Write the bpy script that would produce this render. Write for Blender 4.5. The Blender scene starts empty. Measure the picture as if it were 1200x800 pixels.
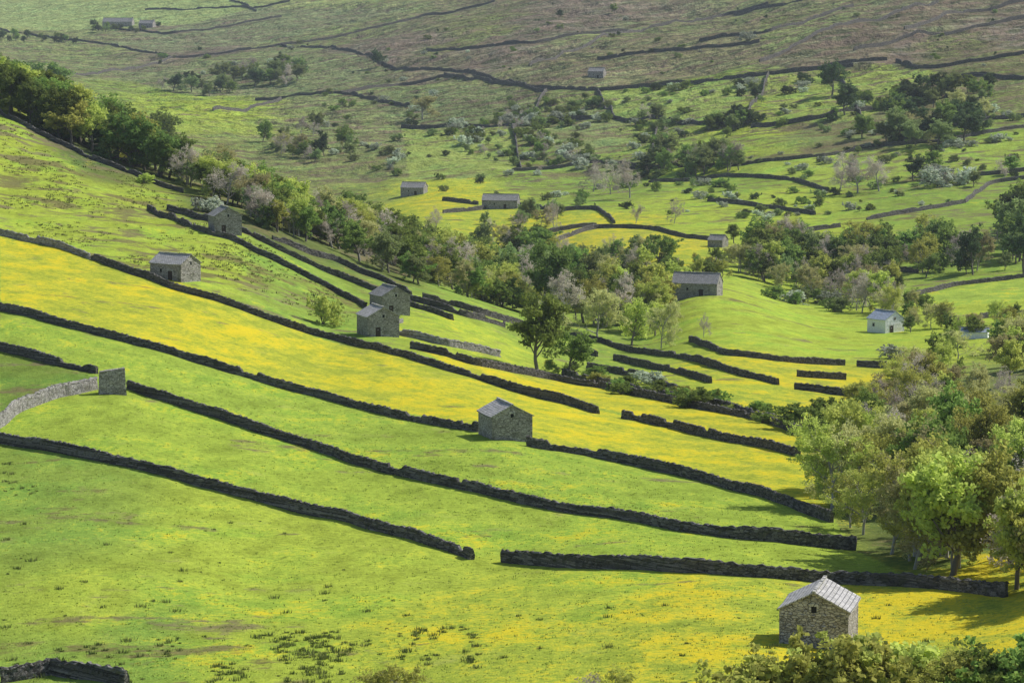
import bpy, math, random
import numpy as np
from mathutils import Vector
random.seed(7); rng=np.random.default_rng(7)
F=3400.0; TH=math.atan((400-20)/F); CT,ST=math.cos(TH),math.sin(TH)
scene=bpy.context.scene
def ray(px,py):
    u=(px-600)/F; v=(400-py)/F; dy=CT+v*ST; dz=-ST+v*CT
    return u/dy, dz/dy
# ---------------------------------------------------------------- noise
def _h(ix,iy,s):
    n=(ix.astype(np.int64)*374761393+iy.astype(np.int64)*668265263+s*1442695041)&0xffffffff
    n=((n^(n>>13))*1274126177)&0xffffffff
    return ((n^(n>>16))&0xffff)/65535.0
def vn(x,y,s=0):
    ix=np.floor(x); iy=np.floor(y); fx=x-ix; fy=y-iy
    fx=fx*fx*fx*(fx*(fx*6-15)+10); fy=fy*fy*fy*(fy*(fy*6-15)+10)
    a=_h(ix,iy,s);b=_h(ix+1,iy,s);c=_h(ix,iy+1,s);d=_h(ix+1,iy+1,s)
    return (a+(b-a)*fx)*(1-fy)+(c+(d-c)*fx)*fy-0.5
def fbm(x,y,sc,o=3,s=0):
    r=0;amp=1.0;f=1.0/sc
    for i in range(o):
        ca,sa=math.cos(i*1.1+.4),math.sin(i*1.1+.4)
        r=r+amp*vn((x*ca-y*sa)*f+i*17.3,(x*sa+y*ca)*f-i*9.1,s+i); amp*=.5; f*=2.03
    return r
def sstep(a,b,x):
    t=np.clip((x-a)/(b-a),0,1); return t*t*(3-2*t)
# ---------------------------------------------------------------- terrain survey points (bearing, elevation, distance)
CP=[(-500,1500,130),(600,1500,120),(1700,1500,118),
(-400,900,240),(0,900,228),(600,900,215),(1200,900,205),(1600,900,200),
(-400,800,280),(0,800,262),(300,800,255),(600,800,248),(900,800,240),(1200,800,232),(1600,800,225),
(960,756,262),(1600,680,290),
(1180,694,290),(900,672,310),(590,652,335),(300,655,335),(0,650,330),
(-300,520,420),(0,520,405),(300,585,370),(1000,640,340),(600,580,378),(1200,600,350),(1600,560,370),
(0,410,480),(130,450,450),(300,500,430),(590,512,430),(0,365,520),(300,440,490),(940,520,450),(1200,520,430),(850,560,405),
(600,455,520),(-300,400,500),(0,280,640),(200,330,600),(400,395,580),(440,392,582),(700,480,500),
(-300,250,640),(280,272,700),(180,242,740),(0,200,760),(430,358,650),(520,400,590),(560,365,700),(640,425,620),(740,455,565),(850,440,600),(930,460,570),
(1035,470,560),(1200,450,540),(1600,450,540),
(-300,60,900),(0,115,890),(100,165,885),(200,203,890),(300,240,915),(400,275,940),(500,310,960),(600,345,980),
(-300,170,1080),(0,190,1080),(200,255,1100),(400,305,1110),
(760,398,740),(700,385,760),(818,348,800),(890,366,775),(818,400,690),(960,392,740),(1035,415,680),(930,352,900),(1100,410,680),(1200,400,690),(1600,390,700),
(1000,345,920),(1150,345,880),(1200,335,900),(1600,330,880),
(600,300,1120),(700,288,1100),(845,292,1060),(500,268,1200),(585,243,1300),(485,228,1400),(780,262,1180),(660,258,1220),
(1000,290,1060),(1200,280,1050),(1600,260,1040),(850,240,1250),(1000,230,1260),(1200,200,1300),(1600,170,1250),(700,205,1480),(1000,150,1520),(1200,120,1550),(850,130,1720),
(1000,80,1820),(1200,60,1780),(1600,30,1750),(700,97,2050),(500,90,2350),(550,160,1800),(400,160,1850),(400,220,1500),(300,120,2250),(150,100,2550),
(0,150,1700),(-300,150,1700),(200,170,1700),(0,70,2800),(-300,60,2900),
(600,0,3000),(1200,0,2150),(1000,20,2200),(850,30,2450),(300,35,3200),(130,32,3500),(0,20,4000),
(-300,0,4400),(0,-60,5500),(600,-60,4000),(1200,-70,2800),(-400,-60,6500),(1600,-90,2600)]
A0,A1=-0.32,0.32; NA=760; L0,L1=math.log(120),math.log(7500); NL=1350
KA,KL=9.0,1.6
pts=[];val=[]
for px,py,Y in CP:
    a,t=ray(px,py); pts.append((a*KA,math.log(Y)*KL)); val.append(t)
pts=np.array(pts); val=np.array(val); n=len(pts)
def U(r2): return np.where(r2>1e-12, r2*np.log(np.maximum(r2,1e-12)),0)
D=((pts[:,None]-pts[None])**2).sum(-1)
Kk=U(D)+np.eye(n)*0.004
P=np.c_[np.ones(n),pts]
M=np.zeros((n+3,n+3)); M[:n,:n]=Kk; M[:n,n:]=P; M[n:,:n]=P.T
w=np.linalg.solve(M,np.r_[val,0,0,0])
ga=np.linspace(A0,A1,NA); gl=np.linspace(L0,L1,NL)
def tps(aa,ll):
    x=aa*KA; y=ll*KL; r=w[n]+w[n+1]*x+w[n+2]*y
    for i in range(n):
        r=r+w[i]*U((x-pts[i,0])**2+(y-pts[i,1])**2)
    return r
ca=np.linspace(A0,A1,191); cl=np.linspace(L0,L1,451)
C=tps(*np.meshgrid(ca,cl))
def resize(C,ca,cl):
    tmp=np.array([np.interp(ga,ca,row) for row in C])
    return np.array([np.interp(gl,cl,tmp[:,j]) for j in range(NA)]).T
T=resize(C,ca,cl)
GA,GL=np.meshgrid(ga,gl); GY=np.exp(GL); GX=GA*GY
rough=sstep(1150,1750,GY)*(0.6+0.4*sstep(-.15,.1,GA))
sx=GX*0.9+GY*0.44; sy=-GX*0.44+GY*0.9
relief=0.5*fbm(GX,GY,38,3,3)+0.16*fbm(GX,GY,5,3,11)
rid=1-2*np.abs(fbm(GX+.5*GY,GY*.28,95,3,81))
relief+=rough*(14*fbm(GX,GY,300,2,21)+3.4*fbm(sx*0.35,sy,60,3,31)+2.2*fbm(GX,GY,20,3,41)+5.5*rid)
midr=sstep(560,640,GY)*(1-sstep(-.06,-.02,GA))
relief+=midr*1.0*fbm(GX,GY,14,3,51)
T=T+relief/GY
def cell(X,Y):
    X=np.asarray(X,float);Y=np.maximum(np.asarray(Y,float),121)
    fa=np.clip((X/Y-A0)/(A1-A0)*(NA-1),0,NA-1.001); fl=np.clip((np.log(Y)-L0)/(L1-L0)*(NL-1),0,NL-1.001)
    return fa,fl
def hz(X,Y):
    fa,fl=cell(X,Y); i=fa.astype(int); j=fl.astype(int); u=fa-i; v=fl-j
    Yj=np.exp(gl[j]);Yk=np.exp(gl[j+1])
    z=(T[j,i]*(1-u)+T[j,i+1]*u)*Yj*(1-v)+(T[j+1,i]*(1-u)+T[j+1,i+1]*u)*Yk*v
    return z
EY=np.exp(gl)
def hit(px,py,ymin=0):
    a,t=ray(px,py); fa=min(max((a-A0)/(A1-A0)*(NA-1),0),NA-1.001); i=int(fa);u=fa-i
    col=T[:,i]*(1-u)+T[:,i+1]*u
    ok=(col>=t)&(EY>ymin); k=np.argmax(ok)
    if not ok.any(): k=NL-1
    if k>0 and col[k]>col[k-1] and col[k-1]<t:
        s=(t-col[k-1])/(col[k]-col[k-1]); Y=math.exp(gl[k-1]+s*(gl[k]-gl[k-1]))
    else: Y=EY[k]
    return a*Y,Y,float(hz(a*Y,Y))
# ---------------------------------------------------------------- ground colour map
LIME=(.315,.385,.050); GRN=(.215,.295,.05); DG=(.10,.13,.035); OL=(.19,.215,.07); FAR=(.23,.27,.095); HE=(.24,.19,.145); PALE=(.30,.34,.12); WD=(.10,.125,.04)  # FAR is muted, with some distance haze put into the colour
S=[(600,780,LIME,.5,0),(100,700,LIME,.22,.1),(300,650,LIME,.2,0),(500,740,LIME,.5,.05),(800,740,LIME,.65,0),(1000,730,LIME,.75,0),(1150,720,LIME,.75,0),(900,700,LIME,.45,0),(60,600,GRN,.1,.15),(1100,790,LIME,.65,0),(60,780,GRN,.1,.1),(300,775,LIME,.3,.25),(150,760,GRN,.15,.2),(430,690,LIME,.2,0),(700,690,LIME,.3,0),
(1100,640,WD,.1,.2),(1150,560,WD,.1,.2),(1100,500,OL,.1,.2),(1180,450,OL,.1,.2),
(100,230,LIME,.1,.40),(20,170,LIME,.05,.44),(250,310,LIME,.1,.32),(330,330,GRN,.1,.34),(50,250,LIME,.2,.28),(150,250,LIME,.1,.48),(380,345,GRN,.1,.3),
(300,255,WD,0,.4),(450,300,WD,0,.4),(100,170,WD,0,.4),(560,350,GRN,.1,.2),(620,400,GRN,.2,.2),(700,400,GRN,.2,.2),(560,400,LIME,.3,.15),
(830,370,LIME,.1,.15),(900,385,LIME,.1,.15),(980,400,LIME,.1,.1),(900,430,LIME,.5,.1),(960,450,LIME,.7,0),(1100,380,LIME,.2,.1),(1150,345,LIME,.3,0),(1100,300,GRN,.1,.3),(1180,300,GRN,.1,.3),
(620,285,LIME,.6,0),(740,280,LIME,.6,0),(600,300,GRN,.1,.2),(540,235,LIME,.5,0),(500,230,LIME,.5,0),(800,240,LIME,.1,.25),(900,245,LIME,.1,.25),(1050,250,GRN,.1,.3),(1000,280,LIME,.1,.25),(860,210,GRN,.1,.3),
(700,170,FAR,0,.42),(600,140,OL,0,.46),(800,120,GRN,0,.42),(900,140,LIME,0,.4),(1000,150,OL,0,.55),(1150,160,GRN,0,.42),(1100,110,OL,0,.6),(1050,50,HE,0,.6),(950,40,FAR,0,.55),(1180,40,HE,0,.55),(1120,50,OL,0,.6),(850,60,OL,0,.5),
(700,50,FAR,0,.5),(600,60,HE,0,.55),(650,20,HE,0,.58),(550,30,OL,0,.5),(450,60,HE,0,.58),(520,110,FAR,0,.5),(400,110,FAR,0,.46),(300,80,FAR,0,.5),(200,60,HE,0,.55),(380,40,FAR,0,.5),(250,100,GRN,0,.3),(100,60,FAR,0,.45),(60,20,PALE,0,.15),(220,10,FAR,0,.15),(330,5,PALE,0,.35),(250,125,LIME,0,.2),
(450,160,FAR,0,.48),(520,200,FAR,0,.48),(640,200,GRN,0,.42),(450,200,OL,0,.45),(740,215,GRN,0,.38)]
sp=[];sv=[]
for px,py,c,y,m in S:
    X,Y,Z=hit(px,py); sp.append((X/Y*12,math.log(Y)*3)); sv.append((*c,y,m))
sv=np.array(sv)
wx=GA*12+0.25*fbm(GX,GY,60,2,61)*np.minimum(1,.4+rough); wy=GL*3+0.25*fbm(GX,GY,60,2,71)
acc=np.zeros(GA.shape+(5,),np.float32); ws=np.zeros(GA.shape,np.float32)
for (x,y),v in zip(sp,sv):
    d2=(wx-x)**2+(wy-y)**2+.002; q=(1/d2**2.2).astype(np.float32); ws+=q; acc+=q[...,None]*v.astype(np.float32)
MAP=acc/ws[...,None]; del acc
def polymask(poly):
    Pw=[hit(*p)[:2] for p in poly]
    xs=GX; ys=GY; inside=np.zeros(GX.shape,bool)
    j=len(Pw)-1
    for i in range(len(Pw)):
        xi,yi=Pw[i];xj,yj=Pw[j]
        if abs(yj-yi)>1e-9:
            inside^=((yi>ys)!=(yj>ys))&(xs<(xj-xi)*(ys-yi)/(yj-yi)+xi)
        j=i
    return inside
def paint(poly,c,y,m,f=1.0):
    k=polymask(poly); MAP[k]=MAP[k]*(1-f)+np.array((*c,y,m),np.float32)*f
paint([(150,455),(250,486),(450,550),(600,582),(850,627),(1000,642),(1080,684),(850,668),(590,650),(552,650),(400,605),(250,572),(0,520),(0,495),(50,465),(110,455)],(.285,.37,.05),.24,0.02)
paint([(0,362),(200,410),(400,468),(562,500),(700,530),(900,578),(975,605),(1000,640),(850,625),(600,580),(450,548),(148,448),(110,437),(0,410)],(.265,.355,.05),.27,0.02)
paint([(0,274),(110,302),(300,365),(460,410),(600,452),(702,480),(735,488),(938,532),(960,570),(975,603),(800,552),(617,516),(562,498),(400,466),(200,408),(0,360)],(.335,.385,.045),.57,0)
paint([(480,405),(560,425),(700,450),(800,470),(940,503),(940,528),(800,500),(730,484),(702,478),(600,450),(530,430)],(.33,.37,.045),.6,0)
paint([(840,418),(990,426),(1040,432),(1030,465),(932,462),(910,447),(850,430)],(.33,.38,.05),.6,0)
paint([(0,415),(60,428),(110,440),(110,450),(60,460),(20,474),(0,488)],(.16,.225,.04),0,.2)
paint([(575,283),(640,268),(700,262),(760,266),(840,282),(830,292),(740,300),(640,292)],(.34,.38,.055),.55,0)
paint([(470,232),(560,236),(560,246),(500,246)],(.34,.38,.055),.5,0)
paint([(1070,346),(1200,326),(1200,352),(1100,360)],(.29,.39,.06),.3,0)
for poly,c,m in [([(130,85),(330,55),(480,82),(400,105),(200,108)],(.21,.245,.10),.42),([(600,80),(750,40),(890,20),(890,72),(790,94),(700,102),(620,98)],(.24,.225,.11),.52),([(890,73),(1000,28),(1100,3),(1200,0),(1060,35),(1040,70),(930,82)],(.24,.20,.125),.62),
  ([(700,107),(880,90),(860,150),(720,140)],(.27,.34,.08),.30),([(900,90),(1040,75),(1100,85),(1010,140),(900,150)],(.28,.34,.07),.40),([(420,110),(560,100),(640,110),(600,150),(470,150)],(.18,.215,.085),.46),([(960,184),(1100,170),(1200,155),(1200,192),(1130,202),(1000,210)],(.29,.37,.06),.32),([(0,0),(280,0),(330,18),(60,36),(0,30)],(.28,.34,.12),.08),([(300,8),(480,10),(330,48),(200,62),(120,50)],(.21,.235,.11),.42),
  ([(470,150),(600,150),(600,200),(480,210)],(.28,.34,.08),.30),([(760,198),(870,196),(860,208),(760,216)],(.33,.40,.06),.1),([(870,196),(1000,178),(1000,212),(930,212)],(.31,.39,.06),.2)]:
    paint(poly,c,0,m,.9)
# ---------------------------------------------------------------- node helpers
def mat(name):
    m=bpy.data.materials.new(name); m.use_nodes=True; nt=m.node_tree; nt.nodes.clear()
    out=nt.nodes.new('ShaderNodeOutputMaterial'); return m,nt,out
class N:
    def __init__(s,nt): s.nt=nt
    def lk(s,a,b): s.nt.links.new(a,b)
    def setin(s,sock,v):
        if isinstance(v,bpy.types.NodeSocket): s.lk(v,sock)
        elif isinstance(v,(tuple,list)) and len(v)==3 and sock.type=='RGBA': sock.default_value=(*v,1)
        else: sock.default_value=v
    def math(s,op,a,b=0.0,clamp=False):
        n=s.nt.nodes.new('ShaderNodeMath'); n.operation=op; n.use_clamp=clamp; s.setin(n.inputs[0],a); s.setin(n.inputs[1],b); return n.outputs[0]
    def mix(s,f,a,b,mode='MIX'):
        n=s.nt.nodes.new('ShaderNodeMix'); n.data_type='RGBA'; n.blend_type=mode; s.setin(n.inputs[0],f); s.setin(n.inputs[6],a); s.setin(n.inputs[7],b); return n.outputs[2]
    def noise(s,vec,sc,det=3,rough=.55):
        n=s.nt.nodes.new('ShaderNodeTexNoise'); n.inputs['Scale'].default_value=sc; n.inputs['Detail'].default_value=det; n.inputs['Roughness'].default_value=rough
        s.lk(vec,n.inputs['Vector']); return n.outputs['Fac']
    def vmul(s,vec,v):
        n=s.nt.nodes.new('ShaderNodeMapping'); n.inputs['Scale'].default_value=v[:3]; 
        if len(v)>3: n.inputs['Rotation'].default_value=(0,0,v[3])
        s.lk(vec,n.inputs['Vector']); return n.outputs[0]
    def ss(s,x,a,b):
        n=s.nt.nodes.new('ShaderNodeMapRange'); n.interpolation_type='SMOOTHSTEP'; s.setin(n.inputs[0],x); n.inputs[1].default_value=a; n.inputs[2].default_value=b; return n.outputs[0]
    def rng(s,x,a,b,c,d):
        n=s.nt.nodes.new('ShaderNodeMapRange'); s.setin(n.inputs[0],x); n.inputs[1].default_value=a; n.inputs[2].default_value=b; n.inputs[3].default_value=c; n.inputs[4].default_value=d; return n.outputs[0]
    def bump(s,h,dist,st=1,nrm=None):
        n=s.nt.nodes.new('ShaderNodeBump'); n.inputs['Distance'].default_value=dist; s.setin(n.inputs['Strength'],st); s.lk(h,n.inputs['Height'])
        if nrm: s.lk(nrm,n.inputs['Normal'])
        return n.outputs[0]
    def attr(s,nm):
        n=s.nt.nodes.new('ShaderNodeAttribute'); n.attribute_name=nm; return n
    def scale(s,col,f): 
        n=s.nt.nodes.new('ShaderNodeVectorMath'); n.operation='SCALE'; s.setin(n.inputs[0],col); s.setin(n.inputs[3],f); return n.outputs[0]
def principled(nt,out,col,rough=.9,nrm=None,spec=.2):
    b=nt.nodes.new('ShaderNodeBsdfPrincipled'); b.inputs['Roughness'].default_value=rough; b.inputs['Specular IOR Level'].default_value=spec
    if isinstance(col,tuple): b.inputs['Base Color'].default_value=(*col,1)
    else: nt.links.new(col,b.inputs['Base Color'])
    if nrm: nt.links.new(nrm,b.inputs['Normal'])
    nt.links.new(b.outputs[0],out.inputs[0]); return b
# ground
gm,nt,out=mat('meadow_and_moor'); q=N(nt)
pos=nt.nodes.new('ShaderNodeNewGeometry').outputs['Position']
flat=q.vmul(pos,(1,1,0))
col=q.attr('Col').outputs['Color']; sep=nt.nodes.new('ShaderNodeSeparateColor'); q.lk(q.attr('Msk').outputs['Color'],sep.inputs[0])
yel,moor,far=sep.outputs
n0=q.noise(flat,.012,4); n1=q.noise(flat,.045,4,.6); n2=q.noise(q.vmul(flat,(1,.6,1,.5)),.22,4,.65); n3=q.noise(flat,1.1,4,.7); n4=q.noise(flat,4.5,2,.6)
stre=q.noise(q.vmul(flat,(.22,1.3,1,-.45)),.05,6,.75)
nm=q.noise(flat,.12,5,.7)
b=q.scale(col,q.rng(n2,.25,.75,.70,1.28)); b=q.scale(b,q.rng(n1,.3,.7,.80,1.18)); b=q.scale(b,q.rng(n3,.25,.75,.62,1.38)); b=q.scale(b,q.rng(n4,.25,.75,.80,1.2))
b=q.mix(q.ss(n1,.45,.68),b,q.mix(1.0,b,(.74,.92,.92),'MULTIPLY'))
b=q.mix(q.math('MULTIPLY',q.ss(n3,.56,.72),.45),b,q.scale(b,.55))
b=q.mix(q.math('MULTIPLY',q.ss(nm,.55,.75),.3),b,(.40,.38,.13))
# buttercups
yy=q.math('ADD',q.math('MULTIPLY',q.math('SUBTRACT',n1,.5),1.8),q.math('MULTIPLY',q.math('SUBTRACT',n2,.5),1.6)); yy=q.math('ADD',yy,q.math('MULTIPLY',q.math('SUBTRACT',n3,.5),1.7)); yy=q.math('ADD',yy,q.math('MULTIPLY',q.math('SUBTRACT',n4,.5),.8))
yf=q.ss(q.math('ADD',yy,yel),.30,1.05); yf=q.math('MULTIPLY',yf,.82)
b=q.mix(yf,b,(.60,.44,.02))
# moor / bracken / rush
mm=q.math('ADD',q.math('MULTIPLY',q.math('SUBTRACT',stre,.5),2.8),q.math('MULTIPLY',q.math('SUBTRACT',nm,.5),2.2))
mf=q.ss(q.math('ADD',mm,moor),.34,.64)
mcol=q.mix(q.ss(n0,.4,.6),(.15,.13,.05),(.17,.14,.08)); mcol=q.mix(far,mcol,q.mix(q.ss(n1,.4,.6),(.165,.12,.09),(.085,.09,.045)))
b=q.mix(q.math('MULTIPLY',mf,.88),b,q.scale(mcol,q.rng(n3,.2,.8,.55,1.45)))
b=q.mix(far,b,q.scale(b,q.rng(q.noise(q.vmul(flat,(.5,1.2,1,-.3)),.03,6,.8),.34,.66,.55,1.36)))  # far slope: light and dark of relief put into the colour as noise
tus=q.ss(q.noise(flat,.55,3,.7),.54,.66); b=q.mix(q.math('MULTIPLY',q.math('MULTIPLY',tus,moor),1.1,True),b,(.09,.11,.035))
tus2=q.ss(q.noise(flat,.16,4,.75),.55,.66); b=q.mix(q.math('MULTIPLY',q.math('MULTIPLY',tus2,far),.7,True),b,(.07,.09,.035))
hgt=q.math('ADD',q.math('MULTIPLY',n3,.7),q.math('MULTIPLY',n4,.3))
bb=q.bump(q.noise(q.vmul(flat,(1,.6,1,-.5)),.045,5,.65),14.0,q.math('MULTIPLY',far,.9))
principled(nt,out,b,1.0,q.bump(hgt,.4,.8,bb),.0)
# ---------------------------------------------------------------- ground mesh
me=bpy.data.meshes.new('terrain')
V=np.stack([GX,GY,T*GY],-1).reshape(-1,3).astype(np.float32)
ii=np.arange(NA*NL).reshape(NL,NA)
Q=np.stack([ii[:-1,:-1],ii[:-1,1:],ii[1:,1:],ii[1:,:-1]],-1).reshape(-1,4).astype(np.int32)
me.vertices.add(len(V)); me.vertices.foreach_set('co',V.ravel())
me.loops.add(Q.size); me.loops.foreach_set('vertex_index',Q.ravel())
me.polygons.add(len(Q)); me.polygons.foreach_set('loop_start',np.arange(0,Q.size,4,dtype=np.int32)); me.polygons.foreach_set('use_smooth',np.ones(len(Q),bool))
me.update(calc_edges=True)
def vcol(me,name,arr):
    at=me.attributes.new(name,'FLOAT_COLOR','POINT'); A=np.ones((len(arr),4),np.float32); A[:,:arr.shape[1]]=arr; at.data.foreach_set('color',A.ravel())
vcol(me,'Col',MAP[...,:3].reshape(-1,3))
vcol(me,'Msk',np.stack([MAP[...,3],MAP[...,4],sstep(1100,2000,GY)],-1).reshape(-1,3))
me.materials.append(gm)
ter=bpy.data.objects.new('terrain',me); scene.collection.objects.link(ter)
# ---------------------------------------------------------------- generic mesh
def mkmesh(name,verts,faces,mats,mi=None,smooth=False):
    me=bpy.data.meshes.new(name); me.from_pydata([tuple(v) for v in verts],[],[tuple(f) for f in faces])
    for m in mats: me.materials.append(m)
    if mi is not None: me.polygons.foreach_set('material_index',np.array(mi,np.int32))
    if smooth: me.polygons.foreach_set('use_smooth',np.ones(len(me.polygons),bool))
    me.update(); return me
def mkobj(name,me,parent=None,loc=(0,0,0),rz=0,sc=1):
    o=bpy.data.objects.new(name,me); scene.collection.objects.link(o); o.location=loc; o.rotation_euler=(0,0,rz)
    o.scale=(sc,)*3 if not isinstance(sc,tuple) else sc
    if parent: o.parent=parent
    return o
def stone_mat(name,c1,c2,sc=3.0):
    m,nt,out=mat(name); q=N(nt)
    tc=nt.nodes.new('ShaderNodeTexCoord').outputs['Object']
    sx=nt.nodes.new('ShaderNodeSeparateXYZ'); q.lk(tc,sx.inputs[0]); cb=nt.nodes.new('ShaderNodeCombineXYZ')
    q.lk(q.math('ADD',sx.outputs[0],q.math('MULTIPLY',sx.outputs[1],1.03)),cb.inputs[0]); q.lk(q.math('MULTIPLY',sx.outputs[2],2.1),cb.inputs[1])
    vo=nt.nodes.new('ShaderNodeTexVoronoi'); vo.inputs['Scale'].default_value=sc; q.lk(cb.outputs[0],vo.inputs['Vector'])
    ve=nt.nodes.new('ShaderNodeTexVoronoi'); ve.feature='DISTANCE_TO_EDGE'; ve.inputs['Scale'].default_value=sc; q.lk(cb.outputs[0],ve.inputs['Vector'])
    s2=nt.nodes.new('ShaderNodeSeparateColor'); q.lk(vo.outputs['Color'],s2.inputs[0])
    c=q.mix(s2.outputs[0],c1,c2); c=q.scale(c,q.rng(q.noise(tc,6,4,.7),.3,.7,.7,1.3)); c=q.mix(q.math('MULTIPLY',q.ss(q.noise(tc,.8,3),.52,.68),.7),c,tuple(.5*(a+b_) for a,b_ in zip(c1,(.1,.11,.05))))
    jt=q.ss(ve.outputs['Distance'],.0,.09); c=q.mix(jt,q.scale(c,.35),c)
    principled(nt,out,c,.95,q.bump(jt,.06,1),.1); return m
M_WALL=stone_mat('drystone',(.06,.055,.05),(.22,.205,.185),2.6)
M_WALLP=stone_mat('drystone_pale_sunlit',(.26,.24,.22),(.46,.44,.40),2.6)  # pale copy of the drystone; also carries a sunlit face in its colour
M_BARN=stone_mat('rubble_limestone',(.26,.24,.215),(.50,.47,.43),2.3)
M_DRESS=stone_mat('dressed_stone',(.38,.37,.34),(.5,.48,.44),1.2)
def slate_mat(name,c1,c2):
    m,nt,out=mat(name); q=N(nt); tc=nt.nodes.new('ShaderNodeTexCoord').outputs['UV']
    br=nt.nodes.new('ShaderNodeTexBrick'); q.lk(tc,br.inputs['Vector']); br.inputs['Scale'].default_value=1; br.inputs['Brick Width'].default_value=.55; br.inputs['Row Height'].default_value=.42; br.inputs['Mortar Size'].default_value=.035
    br.inputs['Color1'].default_value=(*c1,1); br.inputs['Color2'].default_value=(*c2,1); br.inputs['Mortar'].default_value=(c1[0]*.35,)*3+(1,)
    ob=nt.nodes.new('ShaderNodeTexCoord').outputs['Object']
    c=q.scale(br.outputs['Color'],q.rng(q.noise(ob,2.5,4,.7),.3,.7,.7,1.25)); c=q.mix(q.math('MULTIPLY',q.ss(q.noise(ob,.9,4,.7),.55,.7),.5),c,(.24,.24,.14))
    principled(nt,out,c,.85,q.bump(br.outputs['Fac'],-.04,1),.25); return m
M_SLATE=slate_mat('stone_slate',(.36,.345,.33),(.50,.48,.46))
M_SLATED=slate_mat('stone_slate_dark',(.22,.215,.21),(.34,.33,.32))
M_BLUE=slate_mat('blue_slate',(.34,.40,.50),(.42,.48,.6))
def plain(name,c,r=.8):
    m,nt,out=mat(name); q=N(nt); ob=nt.nodes.new('ShaderNodeTexCoord').outputs['Object']
    principled(nt,out,q.scale(c,q.rng(q.noise(ob,3,4,.6),.3,.7,.8,1.2)),r,None,.2); return m
M_DOOR=plain('weathered_door',(.05,.035,.025)); M_DARK=plain('painted_dark_opening',(.012,.012,.012)); M_WHITE=plain('whitewash',(.75,.75,.76)); M_BARK=plain('bark',(.16,.14,.11)); M_BARKG=plain('bark_grey',(.34,.32,.29))  # M_DARK: solid panel colour, the darkness inside window holes painted on
# ---------------------------------------------------------------- walls
def wall(pts,h=1.45,wd=.7,m=None,ymin=0,name='drystone_wall',endy=None):
    Pw=[hit(px,py,ymin)[:2] for px,py in pts]
    Pw=np.array(Pw); 
    seg=np.hypot(*(Pw[1:]-Pw[:-1]).T); cum=np.r_[0,np.cumsum(seg)]; Ltot=cum[-1]; Ym=Pw[:,1].mean()
    step=.36 if Ym<620 else (.6 if Ym<1100 else 1.6)
    k=max(3,int(Ltot/step)); s=np.linspace(0,Ltot,k)
    X=np.interp(s,cum,Pw[:,0]);Y=np.interp(s,cum,Pw[:,1])
    win=max(3,int((10 if Ym<1100 else 26)/step))|1
    if k>win*2:
        ker=np.hanning(win+2)[1:-1]; ker/=ker.sum()
        def sm(v):
            p=np.r_[2*v[0]-v[1:win//2+1][::-1],v,2*v[-1]-v[-win//2:-1][::-1]]; return np.convolve(p,ker,'valid')[:len(v)]
        X2=sm(X);Y2=sm(Y); X,Y=X2,Y2
    X=X+.7*fbm(s,s*0,9,2,int(Ltot)%97); Y=Y+.8*fbm(s,s*0+5,13,2,int(Ltot)%91); k=len(X); s=s[:k]
    dx=np.gradient(X);dy=np.gradient(Y);l=np.hypot(dx,dy)+1e-9; nx,ny=-dy/l,dx/l
    hh=h*(1+.34*fbm(s,s*0+3,11,3,5)); 
    sag=vn(s/5,s*0,int(Ltot)); hh=hh*np.where(sag>.40,.62,1)
    prof=[(-.5,-.7),(-.5,.0),(-.44,.35),(-.38,.62),(-.33,.84),(-.36,.86),(-.2,1.0),(.2,1.0),(.36,.86),(.33,.84),(.38,.62),(.44,.35),(.5,.0),(.5,-.7)]
    V=[];Fc=[];R=len(prof)
    zl=hz(X,Y); zb=zl
    for j in range(k):
        cj=.28*(random.random()-.35)
        for a,bz in prof:
            jt=random.uniform(-.08,.08)*(bz>0); w_=a*wd+jt
            V.append((X[j]+nx[j]*w_+random.uniform(-.08,.08),Y[j]+ny[j]*w_,zb[j]+bz*hh[j]*(1 if bz>0 else 1)+(cj if bz>.85 else random.uniform(-.05,.05))))
        if j:
            o=j*R;p=o-R
            for i in range(R-1): Fc.append((p+i,p+i+1,o+i+1,o+i))
    Fc.append(tuple(range(R))); Fc.append(tuple(range((k-1)*R+R-1,(k-1)*R-1,-1)))
    me=mkmesh(name,V,Fc,[m or M_WALL]); return mkobj(name,me)
WALLS=[
 [(-60,508),(0,519),(100,537),(250,574),(400,608),(500,636),(552,656)],
 [(588,658),(700,666),(850,674),(1000,684),(1100,688),(1180,699)],
 [(-60,395),(0,410),(60,426),(112,438)],
 [(148,455),(250,488),(350,521),(450,554),(600,586),(750,612),(850,630),(1005,645)],
 [(-60,350),(0,364),(100,389),(200,415),(300,445),(400,473),(500,496),(562,506)],
 [(617,522),(700,536),(800,558),(900,584),(975,612)],
 [(108,304),(200,338),(300,370),(400,400),(460,415),(530,436),(600,458),(660,473),(702,485)],
 [(730,490),(800,505),(870,520),(938,535)],
 [(480,408),(560,429),(650,445),(700,454),(800,475),(900,495),(940,511)],
 [(172,246),(230,270),(300,296),(350,320),(400,345),(430,362)],
 [(197,246),(260,262),(320,290),(400,325),(450,345),(480,358),(530,375)],
 [(318,280),(400,309),(450,330),(482,345)],
 [(495,350),(560,367),(640,389),(700,400),(760,415),(850,435),(910,451)],
 [(482,352),(540,370),(590,383)],
 [(670,408),(700,418)],[(720,422),(790,436),(832,449)],
 [(660,440),(760,462),(850,479),(930,500)],
 [(935,441),(992,445)],[(932,456),(970,461),(1014,467)],[(1005,429),(1040,431)],
 [(808,400),(850,416),(900,422),(990,428)],
 [(-40,118),(0,134),(40,154),(100,184),(170,210),(215,226)],
 [(0,800),(60,790),(150,803)],
 [(1060,350),(1120,335),(1200,325),(1260,318)],
 [(1100,380),(1160,372),(1220,368)],
 [(690,432),(760,445),(800,465)],
]
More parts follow.
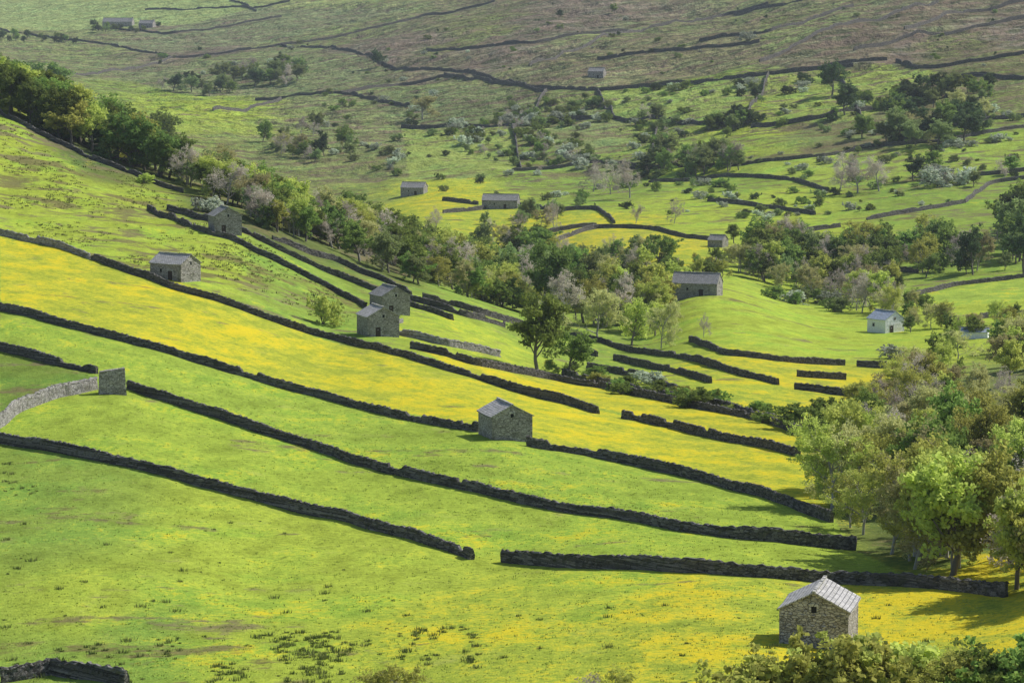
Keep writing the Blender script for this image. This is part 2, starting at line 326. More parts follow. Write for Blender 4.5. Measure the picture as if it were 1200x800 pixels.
for i,wl in enumerate(WALLS):
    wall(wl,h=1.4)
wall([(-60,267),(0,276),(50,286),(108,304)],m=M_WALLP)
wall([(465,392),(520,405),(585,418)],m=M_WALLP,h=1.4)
wall([(112,456),(60,468),(25,482),(0,500),(-40,520)],m=M_WALLP,h=1.9)  # sun on this wall's face is put into the pale stone colour
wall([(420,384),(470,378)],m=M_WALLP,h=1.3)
FARW=[[(930,212),(970,224)],[(830,236),(880,241),(955,252)],[(890,274),(940,272),(985,266)],[(1015,258),(1080,247),(1130,238)],[(1130,208),(1230,196)],[(1030,316),(1075,320)],
 [(590,284),(640,274),(700,264)],[(655,282),(700,267),(760,268),(800,278),(850,284)],[(870,194),(960,184),(1010,173)],[(730,198),(800,196),(870,194)],
 [(520,250),(600,240),(660,246)],[(520,235),(560,240)],[(640,250),(700,245),(720,262)],[(760,214),(850,206),(930,212)],
 [(80,87),(200,68),(330,53),(500,18),(580,2)],[(480,83),(540,85),(620,103),(700,107),(790,98),(900,88),(1000,78)],[(520,88),(600,100),(640,108)],[(620,78),(750,38),(850,18),(900,5)],[(890,73),(1000,28),(1100,3)],
 [(1050,73),(1090,81),(1200,63)],[(930,85),(1040,71)],[(1060,35),(1130,15),(1200,2)],[(300,118),(400,110),(480,125)],[(250,130),(330,118)],[(120,35),(200,40),(330,20)],[(0,35),(60,45)],[(170,12),(300,10),(340,2)],
 [(700,107),(720,140)],[(900,88),(870,150)],[(1100,150),(1160,140),(1220,135)],[(1000,175),(1090,168),(1200,150)],[(270,0),(300,14)],[(860,18),(940,2)],
 [(470,150),(600,148),(720,140)],[(400,110),(470,100),(520,90)],[(640,108),(600,150)],[(330,53),(400,58),(480,83)],[(980,78),(1010,140)],[(600,200),(700,190),(760,195)],[(880,150),(960,140),(1040,125)],[(1130,238),(1160,215),(1200,210)],[(60,45),(120,52),(200,68)],[(1000,60),(1060,45),(1200,22)],[(820,48),(900,38),(1000,8)],[(1100,95),(1160,90),(1220,95)],[(500,60),(620,52),(750,38)],[(700,70),(850,55),(890,50)],
 [(720,140),(800,146),(870,150)],[(600,150),(610,200)],[(760,195),(770,150)]]
for wl in FARW:
    wall(wl,h=1.7 if wl[0][1]>150 else 2.3,wd=1.0)
# ---------------------------------------------------------------- buildings
def box(V,Fc,MI,x0,x1,y0,y1,z0,z1,mi):
    b=len(V); V+= [(x0,y0,z0),(x1,y0,z0),(x1,y1,z0),(x0,y1,z0),(x0,y0,z1),(x1,y0,z1),(x1,y1,z1),(x0,y1,z1)]
    for f in [(0,3,2,1),(4,5,6,7),(0,1,5,4),(1,2,6,5),(2,3,7,6),(3,0,4,7)]: Fc.append(tuple(b+i for i in f)); MI.append(mi)
def barn(px,py,W,L,eave,ridge,yaw,name='stone_barn',wm=None,rm=None,lean=0,ymin=0,door='gable',chim=False,wins=2):
    X,Y,Z=hit(px,py,ymin); yaw=math.radians(yaw)
    ext=(abs(math.sin(yaw))*W+abs(math.cos(yaw))*L)/2; Y+=ext*.8; Z=float(hz(X,Y))
    Z=min(Z,float(hz(X,Y-ext))+.4)
    e=bpy.data.objects.new(name,None); scene.collection.objects.link(e); e.location=(X,Y,Z); e.rotation_euler=(0,0,yaw); e.empty_display_size=1
    wm=wm or M_BARN; rm=rm or M_SLATE; w=W/2;l=L/2
    V=[(-w,-l,-2.5),(w,-l,-2.5),(w,-l,eave),(0,-l,ridge),(-w,-l,eave),(-w,l,-2.5),(w,l,-2.5),(w,l,eave),(0,l,ridge),(-w,l,eave)]
    Fc=[(0,1,2,3,4),(9,8,7,6,5),(1,6,7,2),(5,0,4,9)]
    mkobj('walls',mkmesh('walls',V,Fc,[wm]),e)
    sl=math.hypot(w,ridge-eave); ov=.28; th=.14
    V=[];Fc=[];UV=[]
    nR=10;nC=max(6,int(L/1.0))
    for sgn in (-1,1):
        b0=len(V)
        for lay in (0,1):
            for i in range(nR+1):
                for j in range(nC+1):
                    f=i/nR*(1+ov/sl); x=sgn*f*w; z=ridge-(ridge-eave)*f+.04+lay*th+( -.10*math.sin(math.pi*j/nC) + random.uniform(-.02,.02))*(1 if 0<i else 1)
                    y=-l-.2+(L+.4)*j/nC; V.append((x+.002*sgn,y,z))
        st=(nR+1)*(nC+1)
        def id(lay,i,j): return b0+lay*st+i*(nC+1)+j
        for i in range(nR):
            for j in range(nC):
                t=[id(1,i,j),id(1,i,j+1),id(1,i+1,j+1),id(1,i+1,j)]; Fc.append(t if sgn<0 else t[::-1])
                t=[id(0,i,j),id(0,i,j+1),id(0,i+1,j+1),id(0,i+1,j)]; Fc.append(t[::-1] if sgn<0 else t)
        for j in range(nC): Fc.append([id(0,nR,j),id(0,nR,j+1),id(1,nR,j+1),id(1,nR,j)])
        for i in range(nR):
            for j in (0,nC): Fc.append([id(0,i,j),id(0,i+1,j),id(1,i+1,j),id(1,i,j)])
    me=mkmesh('roof',V,Fc,[rm]); uvl=me.uv_layers.new(name='UV')
    for lp in me.loops:
        v=me.vertices[lp.vertex_index].co; uvl.data[lp.index].uv=(v.y,abs(v.x)*sl/w)
    mkobj('roof',me,e)
    V=[];Fc=[];MI=[]
    y=-l-.2
    while y<l+.1:
        d=random.uniform(.5,.7); box(V,Fc,MI,-.16,.16,y,y+d-.03,ridge+.12-.10*math.sin(math.pi*(y+l)/L if 0<(y+l)<L else 0),ridge+.27+random.uniform(-.02,.02),0); y+=d
    mkobj('ridge_stones',mkmesh('ridge_stones',V,Fc,[M_DRESS],MI),e)
    V=[];Fc=[];MI=[]
    z=0;k=0
    while z<eave-.3:
        for sx in(-1,1):
            for sy in(-1,1):
                a=.5 if k%2 else .28; c=.28 if k%2 else .5
                x0,x1=(w-a,w+.03) if sx>0 else (-w-.03,-w+a); y0,y1=(l-c,l+.03) if sy>0 else(-l-.03,-l+c)
                box(V,Fc,MI,x0,x1,y0,y1,z,z+.27,0)
        z+=.3;k+=1
    for zz in (1.3,2.4,3.4):
        if zz<eave:
            x=-w+.9
            while x<w-.8:
                box(V,Fc,MI,x,x+.25,-l-.13,-l+.05,zz,zz+.1,0); x+=random.uniform(.9,1.3)
    mkobj('quoins_and_throughstones',mkmesh('quoins',V,Fc,[wm],MI),e)
    V=[];Fc=[];MI=[]
    def opening(cx,z0,ww,h,face,mi):
        if face=='g':
            box(V,Fc,MI,cx-ww/2,cx+ww/2,-l-.02,-l+.1,z0,z0+h,mi)
            box(V,Fc,MI,cx-ww/2-.2,cx+ww/2+.2,-l-.07,-l+.1,z0+h+.003,z0+h+.25,0)
            box(V,Fc,MI,cx-ww/2-.2,cx-ww/2-.003,-l-.05,-l+.1,z0,z0+h,0); box(V,Fc,MI,cx+ww/2+.003,cx+ww/2+.2,-l-.05,-l+.1,z0,z0+h,0)
        else:
            s=1 if face=='r' else -1
            def bx(y0,y1,z0_,z1_,d,m_): 
                x0,x1=(w-.1,w+d) if s>0 else(-w-d,-w+.1); box(V,Fc,MI,x0,x1,y0,y1,z0_,z1_,m_)
            bx(cx-ww/2,cx+ww/2,z0,z0+h,.02,mi); bx(cx-ww/2-.2,cx+ww/2+.2,z0+h+.003,z0+h+.25,.07,0); bx(cx-ww/2-.2,cx-ww/2-.003,z0,z0+h,.05,0); bx(cx+ww/2+.003,cx+ww/2+.2,z0,z0+h,.05,0)
    if door=='gable': opening(-w*.35,0,1.1,1.9,'g',1)
    if door in('r','l'): opening(-l*.3,0,1.3,2.0,door,1)
    if wins>0: opening(0,eave-.2,.5,.6,'g',2)
    if wins>1: opening(l*.4,1.6,.6,.7,'r',2); opening(l*.3,1.6,.6,.7,'l',2)
    if wins>2:
        for yy in(-l*.6,-l*.1,l*.6):
            for f in 'rl': opening(yy,1.0,.8,1.0,f,2); opening(yy,3.0,.8,.9,f,2)
    if V: mkobj('door_and_windows',mkmesh('door',V,Fc,[M_DRESS,M_DOOR,M_DARK],MI),e)
    if chim:
        V=[];Fc=[];MI=[]
        for yy in(-l+.5,l-.5): box(V,Fc,MI,-.45,.45,yy-.35,yy+.35,ridge-.4,ridge+1.2,0); box(V,Fc,MI,-.55,.55,yy-.45,yy+.45,ridge+1.2,ridge+1.35,0)
        mkobj('chimneys',mkmesh('chimneys',V,Fc,[M_DRESS],MI),e)
    return e
barn(964,760,6.3,7.0,3.9,5.5,-14,wins=1,door='none')
barn(592,515,6.2,7.5,3.6,5.2,16,wins=1,door='none')
barn(203,329,5.8,9.0,3.5,5.3,52,rm=M_SLATE,door='l')
barn(442,394,6.6,7.5,4.0,5.8,20,wins=1)
barn(456,368,6.6,7.5,4.0,5.9,24,rm=M_SLATED,wins=1)
barn(262,274,6.5,7.5,4.0,6.0,18,rm=M_SLATED,wins=1)
barn(818,347,6.8,13,3.6,6.2,72,rm=M_SLATED,door='l')
barn(842,290,5,6,2.6,4.3,60,rm=M_SLATED,wins=0,door='none')
barn(587,245,7,16,3.6,6.2,80,rm=M_SLATED,door='l')
barn(485,229,7,11.5,3.6,6.0,75,rm=M_SLATED,door='l')
barn(700,92,7,11,4.4,7.0,70,rm=M_SLATED,door='l')
barn(1040,390,6.6,7.0,3.6,5.6,35,name='white_cottage',wm=M_WHITE,rm=M_BLUE,chim=False,wins=2)
barn(1144,397,3.5,6.5,1.8,2.6,75,name='outbuilding',wm=M_WHITE,rm=M_BLUE,wins=0,door='none')
barn(138,32,10,36,6,10.5,80,name='stone_farmhouse',rm=M_SLATED,chim=True,wins=3,door='l')
barn(172,33,9,18,5,8.5,70,name='stone_farmhouse',rm=M_SLATED,chim=True,wins=3,door='l')
def pier(px,py,wpx,hpx):
    X,Y,Z=hit(px,py); w_=wpx*Y/F; h=hpx*Y/F
    import bmesh
    bm=bmesh.new(); bmesh.ops.create_cube(bm,size=1); bmesh.ops.subdivide_edges(bm,edges=bm.edges,cuts=7,use_grid_fill=True)
    for v in bm.verts:
        t=v.co.z+.5; s=1-.12*t
        v.co=Vector((v.co.x*w_*s+random.uniform(-.05,.05),v.co.y*1.4*s+random.uniform(-.05,.05),(t*(h+1)-1)+random.uniform(-.05,.05)+(0.5*(v.co.x) if t>.9 else 0)))
    me=bpy.data.meshes.new('stone_sheepfold_wall'); bm.to_mesh(me); bm.free(); me.materials.append(M_BARN)
    mkobj('stone_sheepfold_wall',me,None,(X,Y+.7,Z),math.radians(12))
pier(131,462,33,29)
# ---------------------------------------------------------------- trees
def leafmat(name,c,var=.35,tr=.45,c2=None):
    m,nt,out=mat(name); q=N(nt)
    oi=nt.nodes.new('ShaderNodeObjectInfo').outputs['Random']; at=q.attr('lv').outputs['Fac']
    c2=c2 or (c[0]*1.35,c[1]*1.25,c[2]*1.2)
    cc=q.mix(at,q.scale(c,1-var),c2); cc=q.scale(cc,q.rng(oi,0,1,.68,1.3))
    hs=nt.nodes.new('ShaderNodeHueSaturation'); q.lk(q.rng(oi,0,1,.485,.53),hs.inputs['Hue']); q.lk(cc,hs.inputs['Color']); cc=hs.outputs[0]
    d=nt.nodes.new('ShaderNodeBsdfDiffuse'); t=nt.nodes.new('ShaderNodeBsdfTranslucent'); q.lk(cc,d.inputs[0]); q.lk(q.scale(cc,1.15),t.inputs[0])
    mx=nt.nodes.new('ShaderNodeMixShader'); mx.inputs[0].default_value=tr; q.lk(d.outputs[0],mx.inputs[1]); q.lk(t.outputs[0],mx.inputs[2]); q.lk(mx.outputs[0],out.inputs[0]); return m
L_G=leafmat('leaves_green',(.22,.30,.07)); L_Y=leafmat('leaves_spring',(.46,.50,.12)); L_O=leafmat('leaves_olive',(.43,.42,.19)); L_D=leafmat('leaves_dark',(.09,.13,.05)); L_W=leafmat('hawthorn_blossom',(.34,.42,.18),.3,.3,(.78,.80,.68)); L_B=leafmat('buds_brown',(.46,.42,.36)); L_H=leafmat('leaves_haze_tint',(.26,.33,.12)); L_M=leafmat('leaves_wood',(.17,.235,.06))  # L_H: distance haze mixed into a paler leaf colour
def gen_tree(seed,kind):
    r=random.Random(seed); V=[];Fc=[];tips=[]
    def rv(): 
        while True:
            v=Vector((r.uniform(-1,1),r.uniform(-1,1),r.uniform(-1,1)))
            if .1<v.length<1: return v.normalized()
    def tube(p,q_,r0,r1,n):
        d=(q_-p).normalized(); u=d.cross(Vector((.3,.9,.1))).normalized(); v=d.cross(u); b=len(V)
        for c,rr in((p,r0),(q_,r1)):
            for i in range(n):
                a=2*math.pi*i/n; V.append(tuple(c+(u*math.cos(a)+v*math.sin(a))*rr))
        for i in range(n): Fc.append((b+i,b+(i+1)%n,b+n+(i+1)%n,b+n+i))
    def br(p,d,L,rad,lev,mx,nch,up):
        n=4 if lev<2 else 2; pts=[p.copy()]; dirs=[]
        for i in range(n):
            d=(d+rv()*.22+Vector((0,0,up))).normalized(); q_=p+d*(L/n); r0=rad*(1-i/n*.6); r1=rad*(1-(i+1)/n*.6)
            tube(p,q_,r0,r1,6 if lev==0 else (4 if lev==1 else 3)); p=q_; pts.append(p.copy()); dirs.append(d.copy())
        if lev>=mx: tips.append(p); tips.append(pts[len(pts)//2]); return
        for c in range(nch[lev]):
            f=(c+r.random())/nch[lev]; lo=.25 if lev else startf; f=lo+(1-lo)*f
            k=min(n-1,int(f*n)); q_=pts[k].lerp(pts[k+1],f*n-k)
            dd=dirs[k]; ax=rv(); ax=(ax-dd*ax.dot(dd)).normalized()
            ang=math.radians(r.uniform(28,62) if lev else r.uniform(35,78)*(1.15-f*.55)); nd=dd*math.cos(ang)+ax*math.sin(ang)
            Lc=L*(r.uniform(.42,.62) if lev else r.uniform(.55,.85)*(1.05-.35*f)*spread)
            br(q_,nd,Lc,rad*.48*(1.1-f*.4),lev+1,mx,nch,up)
        tips.append(p)
    if kind=='bush':
        startf=.05; spread=1.3
        for i in range(5): 
            d=Vector((r.uniform(-.7,.7),r.uniform(-.7,.7),1)).normalized(); br(Vector((0,0,0)),d,.6,.02,0,2,[5,4],.02)
        lr,ls,nl=.085,.034,24
    elif kind=='bare':
        startf=.2; spread=.95; br(Vector((0,0,0)),Vector((0,0,1)),.7,.022,0,4,[8,5,4,3],.04); lr,ls,nl=.05,.011,4
    elif kind=='sparse':
        startf=.2; spread=.9; br(Vector((0,0,0)),Vector((0,0,1)),.7,.022,0,3,[9,6,4],.05); lr,ls,nl=.058,.014,18
    elif kind=='tall':
        startf=.18; spread=.6; br(Vector((0,0,0)),Vector((0,0,1)),.85,.022,0,2,[14,6],.03); lr,ls,nl=.075,.024,34
    else:
        startf=.22; spread=.9; br(Vector((0,0,0)),Vector((0,0,1)),.68,.028,0,2,[12,7],.035); lr,ls,nl=.080,.022,36
    tp=np.array([tuple(t) for t in tips]); g=np.random.default_rng(seed)
    cnt=len(tp); idx=np.repeat(np.arange(cnt),nl); clr=lr*g.uniform(.6,1.25,cnt)
    off=g.normal(size=(len(idx),3)); off/=np.linalg.norm(off,axis=1)[:,None]; off*= (g.random(len(idx))**.45)[:,None]; off[:,2]*=.75
    c=tp[idx]+off*clr[idx][:,None]; c[:,2]=np.maximum(c[:,2],.01)
    u=g.normal(size=c.shape); u/=np.linalg.norm(u,axis=1)[:,None]; v=np.cross(u,g.normal(size=c.shape)); v/=np.linalg.norm(v,axis=1)[:,None]
    s=(ls*g.uniform(.6,1.3,len(c)))[:,None]
    q4=np.stack([c-u*s,c+v*s*.7,c+u*s,c-v*s*.7],1).reshape(-1,3)
    base=len(V); V=np.r_[np.array(V),q4]; lf=np.arange(len(c)*4).reshape(-1,4)+base
    mxz=V[:,2].max(); V=V/mxz
    lv=np.zeros(len(V)); cl=g.random(cnt); lv[base:]=np.repeat(np.clip(cl[idx]*.6+g.random(len(c))*.5,0,1),4)
    return V,Fc,lf,lv
GEO={}
for k,ns in (('broad',4),('sparse',4),('bare',3),('bush',3),('tall',2)):
    for i in range(ns): GEO[k+str(i)]=gen_tree(100+i*7+len(k),k)
MESH={}
def tmesh(geo,lm,bark):
    key=(geo,lm.name)
    if key in MESH: return MESH[key]
    V,Fc,lf,lv=GEO[geo]; nb=len(Fc)
    F_=np.r_[np.array([f for f in Fc]),lf].astype(np.int32)
    me=bpy.data.meshes.new('tree_'+geo+lm.name); me.vertices.add(len(V)); me.vertices.foreach_set('co',V.astype(np.float32).ravel()); me.loops.add(F_.size); me.loops.foreach_set('vertex_index',F_.ravel())
    me.polygons.add(len(F_)); me.polygons.foreach_set('loop_start',np.arange(0,F_.size,4,dtype=np.int32)); 
    me.materials.append(bark); me.materials.append(lm); mi=np.ones(len(F_),np.int32); mi[:nb]=0; me.polygons.foreach_set('material_index',mi)
    at=me.attributes.new('lv','FLOAT','POINT'); at.data.foreach_set('value',lv.astype(np.float32)); me.update(calc_edges=True)
    MESH[key]=me; return me
KIND={'g':('broad',4,L_G,M_BARK),'m':('broad',4,L_M,M_BARK),'y':('broad',4,L_Y,M_BARK),'o':('sparse',4,L_O,M_BARKG),'s':('sparse',4,L_Y,M_BARKG),'d':('broad',4,L_D,M_BARK),'t':('tall',2,L_G,M_BARK),'td':('tall',2,L_D,M_BARK),'b':('bare',3,L_B,M_BARKG),
 'B':('bush',3,L_G,M_BARK),'BY':('bush',3,L_Y,M_BARK),'BW':('bush',3,L_W,M_BARK),'BD':('bush',3,L_D,M_BARK),'BH':('bush',3,L_H,M_BARK),'h':('broad',4,L_H,M_BARK)}
def tree_at(X,Y,h,k,name,parent=None,wide=1.0):
    g,nn,lm,bk=KIND[k]; me=tmesh(g+str(random.randrange(nn)),lm,bk)
    return mkobj(name,me,parent,(X,Y,float(hz(X,Y))-.15),random.uniform(0,6.28),(h*wide*random.uniform(.85,1.2),h*wide*random.uniform(.85,1.2),h))
NM={'g':'sycamore_tree','m':'sycamore_tree','y':'oak_tree','o':'ash_tree','s':'ash_tree','d':'dark_leaved_tree','t':'alder_tree','td':'conifer_tree','b':'bare_ash_tree','B':'bush','BY':'bush','BW':'hawthorn_bush','BD':'gorse_bush','BH':'bush','h':'distant_tree'}
def T1(px,py,hpx,k,wide=1.0,ymin=0):
    X,Y,Z=hit(px,py,ymin); return tree_at(X,Y,hpx*Y/F,k,NM[k],None,wide)
def group(name): 
    e=bpy.data.objects.new(name,None); scene.collection.objects.link(e); return e
def inpoly(x,y,P):
    c=False;j=len(P)-1
    for i in range(len(P)):
        if (P[i][1]>y)!=(P[j][1]>y) and x<(P[j][0]-P[i][0])*(y-P[i][1])/(P[j][1]-P[i][1])+P[i][0]: c=not c
        j=i
    return c
def fill(name,poly,cnt,h0,h1,kinds,wide=1.0,ymin=0,part='tree',clus=0):
    e=group(name); xs=[p[0] for p in poly]; ys=[p[1] for p in poly]; k=0; tr=0
    while k<cnt and tr<cnt*60:
        tr+=1; x=random.uniform(min(xs),max(xs)); y=random.uniform(min(ys),max(ys))
        if not inpoly(x,y,poly): continue
        if 772<x<862 and 338<y<400: continue      # keep the knoll in front of the barn open
        if clus and float(vn(np.array(x/55.),np.array(y/20.),13))<clus*(random.random()*.9-.25): continue
        X,Y,Z=hit(x,y,ymin); tree_at(X,Y,random.uniform(h0,h1)*Y/F,random.choice(kinds),part,e,wide); k+=1
fill('woodland',[(-60,95),(0,112),(120,168),(200,202),(200,212),(100,178),(0,128),(-60,105)],84,46,68,['m','m','g','g','m','y'],1.15)
fill('woodland',[(200,200),(300,238),(400,272),(500,308),(600,345),(600,362),(500,338),(430,310),(310,266),(215,218)],165,32,60,['m','g','o','g','y','h','s','b','b','g'],1.1)
fill('woodland',[(470,315),(560,330),(620,350),(620,372),(560,358),(490,336)],36,24,42,['y','g','BY','o','B','s'],1.1)
fill('tree_belt',[(600,330),(700,345),(770,362),(780,395),(760,398),(690,388),(600,368)],40,38,72,['g','m','o','h','s','y','b','b','s'],1.0)
fill('tree_belt',[(780,318),(850,316),(860,326),(790,328)],10,16,24,['g','y','B'],1.0,820)
fill('riverside_trees',[(862,318),(1000,322),(1060,335),(1050,372),(1000,368),(930,345),(875,335)],62,22,52,['g','m','o','h','y','b','s','b'],1.0)
fill('riverside_trees',[(1050,360),(1200,372),(1200,395),(1130,398),(1060,390)],20,22,40,['g','m','o','s'],1.0)
fill('riverside_trees',[(860,300),(1000,290),(1200,300),(1200,325),(1000,318),(860,318)],60,22,52,['g','h','o','m','B','s','b','b'],1.0)
fill('riverside_trees',[(560,285),(700,300),(840,305),(840,318),(700,318),(600,312)],40,14,34,['h','y','BH','B','o','b','b'],1.0)
fill('riverside_trees',[(1170,250),(1210,240),(1210,330),(1170,320)],9,50,75,['g','h','d'])
fill('riverside_trees',[(560,255),(660,252),(640,268),(570,280)],12,16,28,['b','h','o','BH'],1.0)
fill('woodland',[(1045,672),(1180,686),(1260,715),(1260,655),(1120,640),(1030,640)],26,105,158,['s','o','s','o','y','b'],.85)
fill('woodland',[(975,610),(1020,640),(1200,650),(1260,620),(1260,560),(1100,550),(960,560)],36,70,120,['s','o','s','o','g','b','o'],.95)
fill('woodland',[(960,545),(1100,545),(1260,555),(1260,470),(1060,470),(1020,500)],48,46,86,['s','o','y','s','o','b','g','b'],1.0)
fill('woodland',[(1040,470),(1100,420),(1200,410),(1260,410),(1260,470)],30,34,60,['y','s','o','o','g','m'],1.0)
for x,y,h,k in [(890,860,95,'BY'),(925,858,108,'BY'),(965,852,108,'BY'),(1000,858,125,'BY'),(1030,850,110,'BY'),(1070,850,108,'BY'),(1110,856,105,'s'),(1165,850,108,'B'),(1200,845,105,'B'),(1140,850,95,'BY'),(870,860,80,'s'),(470,860,92,'s'),(440,865,84,'b'),(700,868,90,'b'),(730,866,88,'s'),(520,868,80,'s'),(400,868,75,'b')]:
    T1(x,y,h,k,1.1)
for x,y,h,k,wd in [(630,436,98,'g',1.05),(640,372,92,'m',.95),(668,440,60,'g',1),(775,408,62,'o',.8),(740,405,60,'y',.9),(700,400,66,'o',.9),(378,380,36,'BY',.8),(250,248,20,'BW',1.0),(232,246,16,'BW',1.0),(325,272,40,'y',.8),
 (975,112,44,'d',1.0),(990,135,38,'d',1.1),(1140,322,62,'d',.75),(1085,325,30,'g',1),(445,78,22,'d',1),(380,184,32,'td',1),(655,22,12,'d',1),(720,16,12,'g',1),(762,62,6,'d',1.3),(770,142,22,'h',1),(495,140,30,'o',1.3),
 (695,225,42,'b',1),(715,228,42,'b',1),(738,232,48,'b',1),(760,205,26,'d',1.1),(825,205,36,'h',1.2),(855,200,38,'b',1),(785,195,42,'h',1.1),(650,272,40,'b',.7),(790,262,32,'b',.8),(745,262,24,'b',1),(510,272,32,'b',1),
 (985,222,46,'b',1.1),(1005,226,48,'b',1.1),(1030,224,44,'b',1.1),(1070,212,32,'d',1.1),(1095,205,30,'g',1.1),(1060,165,42,'h',1.2),(1130,165,38,'d',1.2),(1110,155,40,'g',1.1),(1160,108,24,'d',1),(1010,162,32,'g',1.1),(885,118,18,'d',1.2),(875,48,12,'BW',1.2),
 (945,505,34,'B',1.5),(965,500,38,'B',1.3),(985,505,34,'B',1.4),(1085,500,44,'BD',1),(820,478,26,'B',1.3),(800,472,20,'B',1.4),(760,450,18,'BW',1.5),(700,445,20,'B',1.5),(825,395,30,'b',.8),(860,285,24,'g',1),(1042,420,18,'BW',1.2),(1010,320,26,'d',1),(170,215,14,'BY',1.4),
 (110,32,10,'d',1.2),(125,34,9,'g',1.2),(185,33,8,'d',1.3),(15,44,12,'g',1.3),(5,46,12,'d',1.3)]:
    T1(x,y,h,k,wd)
fill('hillside_copse',[(180,105),(250,95),(320,82),(370,80),(360,100),(300,108),(220,118)],38,12,24,['h','h','d','g','b'],1.2)
fill('hillside_copse',[(300,165),(380,150),(420,175),(400,200),(340,190)],18,16,30,['h','g','o','b'],1.1)
fill('hillside_copse',[(1040,130),(1110,100),(1170,110),(1160,160),(1080,175),(1030,165)],40,14,32,['d','g','h','h','BD','o'],1.2)
fill('hillside_copse',[(990,125),(1060,105),(1110,95),(1100,118),(1040,135)],20,8,16,['BD','B','d','B'],1.3)
fill('hillside_copse',[(820,150),(870,130),(900,140),(850,165)],14,12,22,['h','g','BD'],1.2)
fill('hillside_copse',[(760,190),(860,185),(880,200),(780,210)],18,20,34,['h','g','b','h'],1.1)
fill('hillside_copse',[(0,42),(80,46),(110,52),(0,52)],14,6,10,['g','d'],1.3)
fill('hillside_copse',[(105,34),(190,34),(185,40),(110,40)],12,6,10,['g','d','h'],1.3)
fill('hillside_copse',[(1080,205),(1180,190),(1200,215),(1100,225)],12,14,26,['h','g','b','BW'],1.2)
fill('hillside_scrub',[(300,110),(700,110),(1000,90),(1200,140),(1200,240),(900,260),(620,240),(480,220),(300,170)],430,3,11,['BH','B','BW','BW','BD','BH','h','B'],1.3,part='bush',clus=1)
fill('hillside_scrub',[(500,140),(760,130),(820,170),(700,200),(560,215)],110,5,14,['BH','B','BW','BW','h','b'],1.2,part='bush',clus=1)
fill('hillside_scrub',[(150,60),(900,10),(1200,10),(1200,80),(700,95),(200,100)],70,3,6,['BH','B','d','BW'],1.3,part='bush',clus=1)
fill('hawthorn_hedge',[(870,345),(960,345),(1000,372),(960,362)],18,12,20,['BW','BH','B'],1.2,part='bush')
fill('field_scrub',[(640,425),(760,450),(930,495),(930,505),(760,470),(640,440)],28,8,18,['B','B','BY'],1.3,part='bush')
# ---------------------------------------------------------------- rush / grass tufts
def tuftmat(name,c1,c2):
    m,nt,out=mat(name); q=N(nt); pos=nt.nodes.new('ShaderNodeNewGeometry').outputs['Position']
    principled(nt,out,q.mix(q.ss(q.noise(pos,.5,2),.35,.65),c1,c2),1.0,None,0); return m
def tufts(name,polys,m,blades,h,spr,wv=.05,clus=0):
    V=[];Fc=[]
    for poly,cnt in polys:
        xs=[p[0] for p in poly]; ys=[p[1] for p in poly];k=0
        while k<cnt:
            x=random.uniform(min(xs),max(xs)); y=random.uniform(min(ys),max(ys))
            if not inpoly(x,y,poly): continue
            if clus and float(vn(np.array(x/38.),np.array(y/14.),9))<clus*(random.random()-.5): continue
            X,Y,Z=hit(x,y); k+=1; sc=random.uniform(.35,1.0)**1.3*1.35
            for b_ in range(blades):
                a=random.uniform(0,6.28); r=random.uniform(0,spr)*sc; bx,by=X+r*math.cos(a),Y+r*math.sin(a); hh=h*sc*random.uniform(.6,1.1); ln=random.uniform(.0,.6)*hh
                p=random.uniform(0,6.28); b=len(V)
                V+=[(bx-wv*math.cos(p),by-wv*math.sin(p),Z-.05),(bx+wv*math.cos(p),by+wv*math.sin(p),Z-.05),(bx+ln*math.cos(a),by+ln*math.sin(a),Z+hh)]; Fc.append((b,b+1,b+2))
    mkobj(name,mkmesh(name,V,Fc,[m]))
tufts('rush_tufts',[([(180,745),(560,735),(560,790),(200,792)],170),([(0,755),(400,740),(420,800),(0,800)],80),([(0,540),(60,550),(40,585),(0,580)],18),([(250,590),(360,600),(350,640),(200,690)],10),([(560,700),(1100,700),(1100,760),(560,780)],22),([(0,600),(560,670),(560,735),(0,740)],30)],tuftmat('rush_green',(.12,.16,.045),(.24,.26,.08)),30,.38,.5,clus=.35)
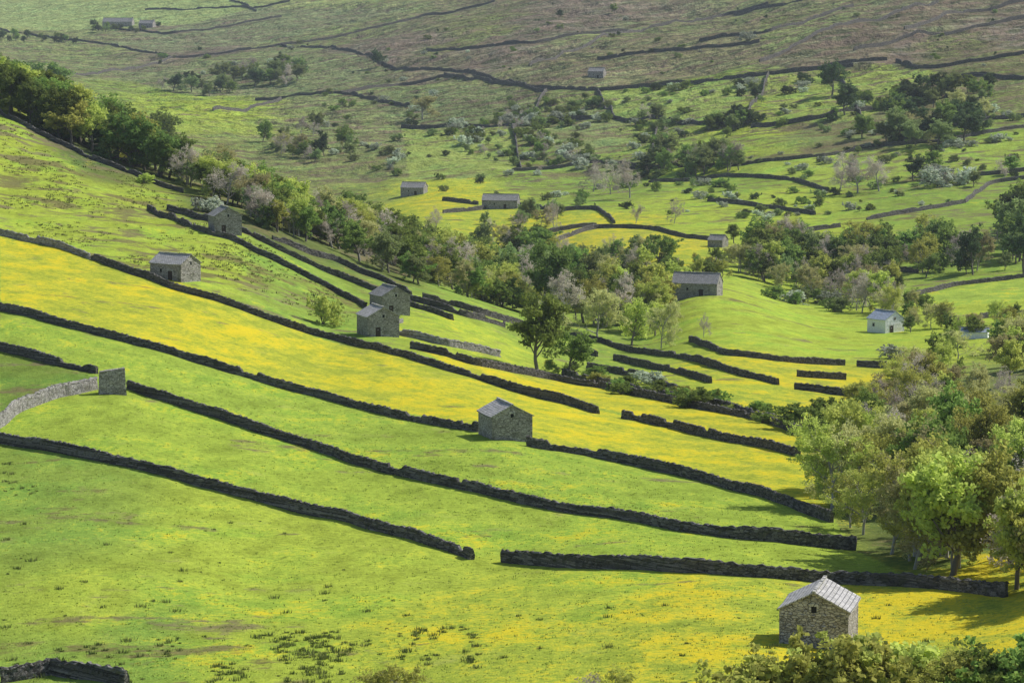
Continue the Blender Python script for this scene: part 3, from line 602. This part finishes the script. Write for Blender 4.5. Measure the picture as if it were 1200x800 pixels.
tufts('grass_tufts',[([(0,525),(550,660),(1180,700),(1200,800),(0,800)],5000),([(0,370),(560,508),(975,615),(1000,640),(560,580),(0,415)],2500),([(150,460),(1000,645),(1100,685),(560,655),(0,520)],2500)],tuftmat('grass_blades',(.28,.37,.06),(.48,.50,.13)),6,.15,.3,.06)
tufts('bracken_tufts',[([(0,140),(170,215),(330,300),(430,365),(400,385),(230,325),(100,298),(0,268)],1300)],tuftmat('bracken',(.17,.17,.06),(.30,.32,.09)),10,.4,.8,.12,clus=.4)
# ---------------------------------------------------------------- valley haze (thin homogeneous air volume)
hm,nt,out=mat('valley_haze'); vs=nt.nodes.new('ShaderNodeVolumeScatter'); vs.inputs['Density'].default_value=.00004; vs.inputs['Color'].default_value=(.80,.91,1,1); vs.inputs['Anisotropy'].default_value=.25; nt.links.new(vs.outputs[0],out.inputs[1])
V=[];Fc=[];MI=[]; box(V,Fc,MI,-3000,3000,-100,8000,-400,420,0); mkobj('haze',mkmesh('haze',V,Fc,[hm]))
# ---------------------------------------------------------------- light & camera
az,el=math.radians(66),math.radians(46)
s=Vector((math.sin(az)*math.cos(el),math.cos(az)*math.cos(el),math.sin(el)))
ld=bpy.data.lights.new('sun','SUN'); ld.energy=5; ld.angle=math.radians(.5); ld.color=(1,.97,.91)
lo=bpy.data.objects.new('sun',ld); scene.collection.objects.link(lo); lo.rotation_euler=s.to_track_quat('Z','Y').to_euler(); lo.location=(0,0,300)
wd=bpy.data.worlds.new('World'); scene.world=wd; wd.use_nodes=True; nt=wd.node_tree
sk=nt.nodes.new('ShaderNodeTexSky'); sk.sky_type='NISHITA'; sk.sun_disc=False; sk.sun_elevation=el; sk.sun_rotation=az
bg=nt.nodes['Background']; bg.inputs[1].default_value=.13; nt.links.new(sk.outputs[0],bg.inputs[0])
cd=bpy.data.cameras.new('camera'); cd.lens=36*F/1200; cd.sensor_width=36; cd.clip_start=1; cd.clip_end=20000
co=bpy.data.objects.new('camera',cd); scene.collection.objects.link(co); co.rotation_euler=(math.radians(90)-TH,0,0); scene.camera=co
scene.view_settings.view_transform='Standard'; scene.view_settings.look='None'; scene.view_settings.exposure=0
print('objs',len(bpy.data.objects))
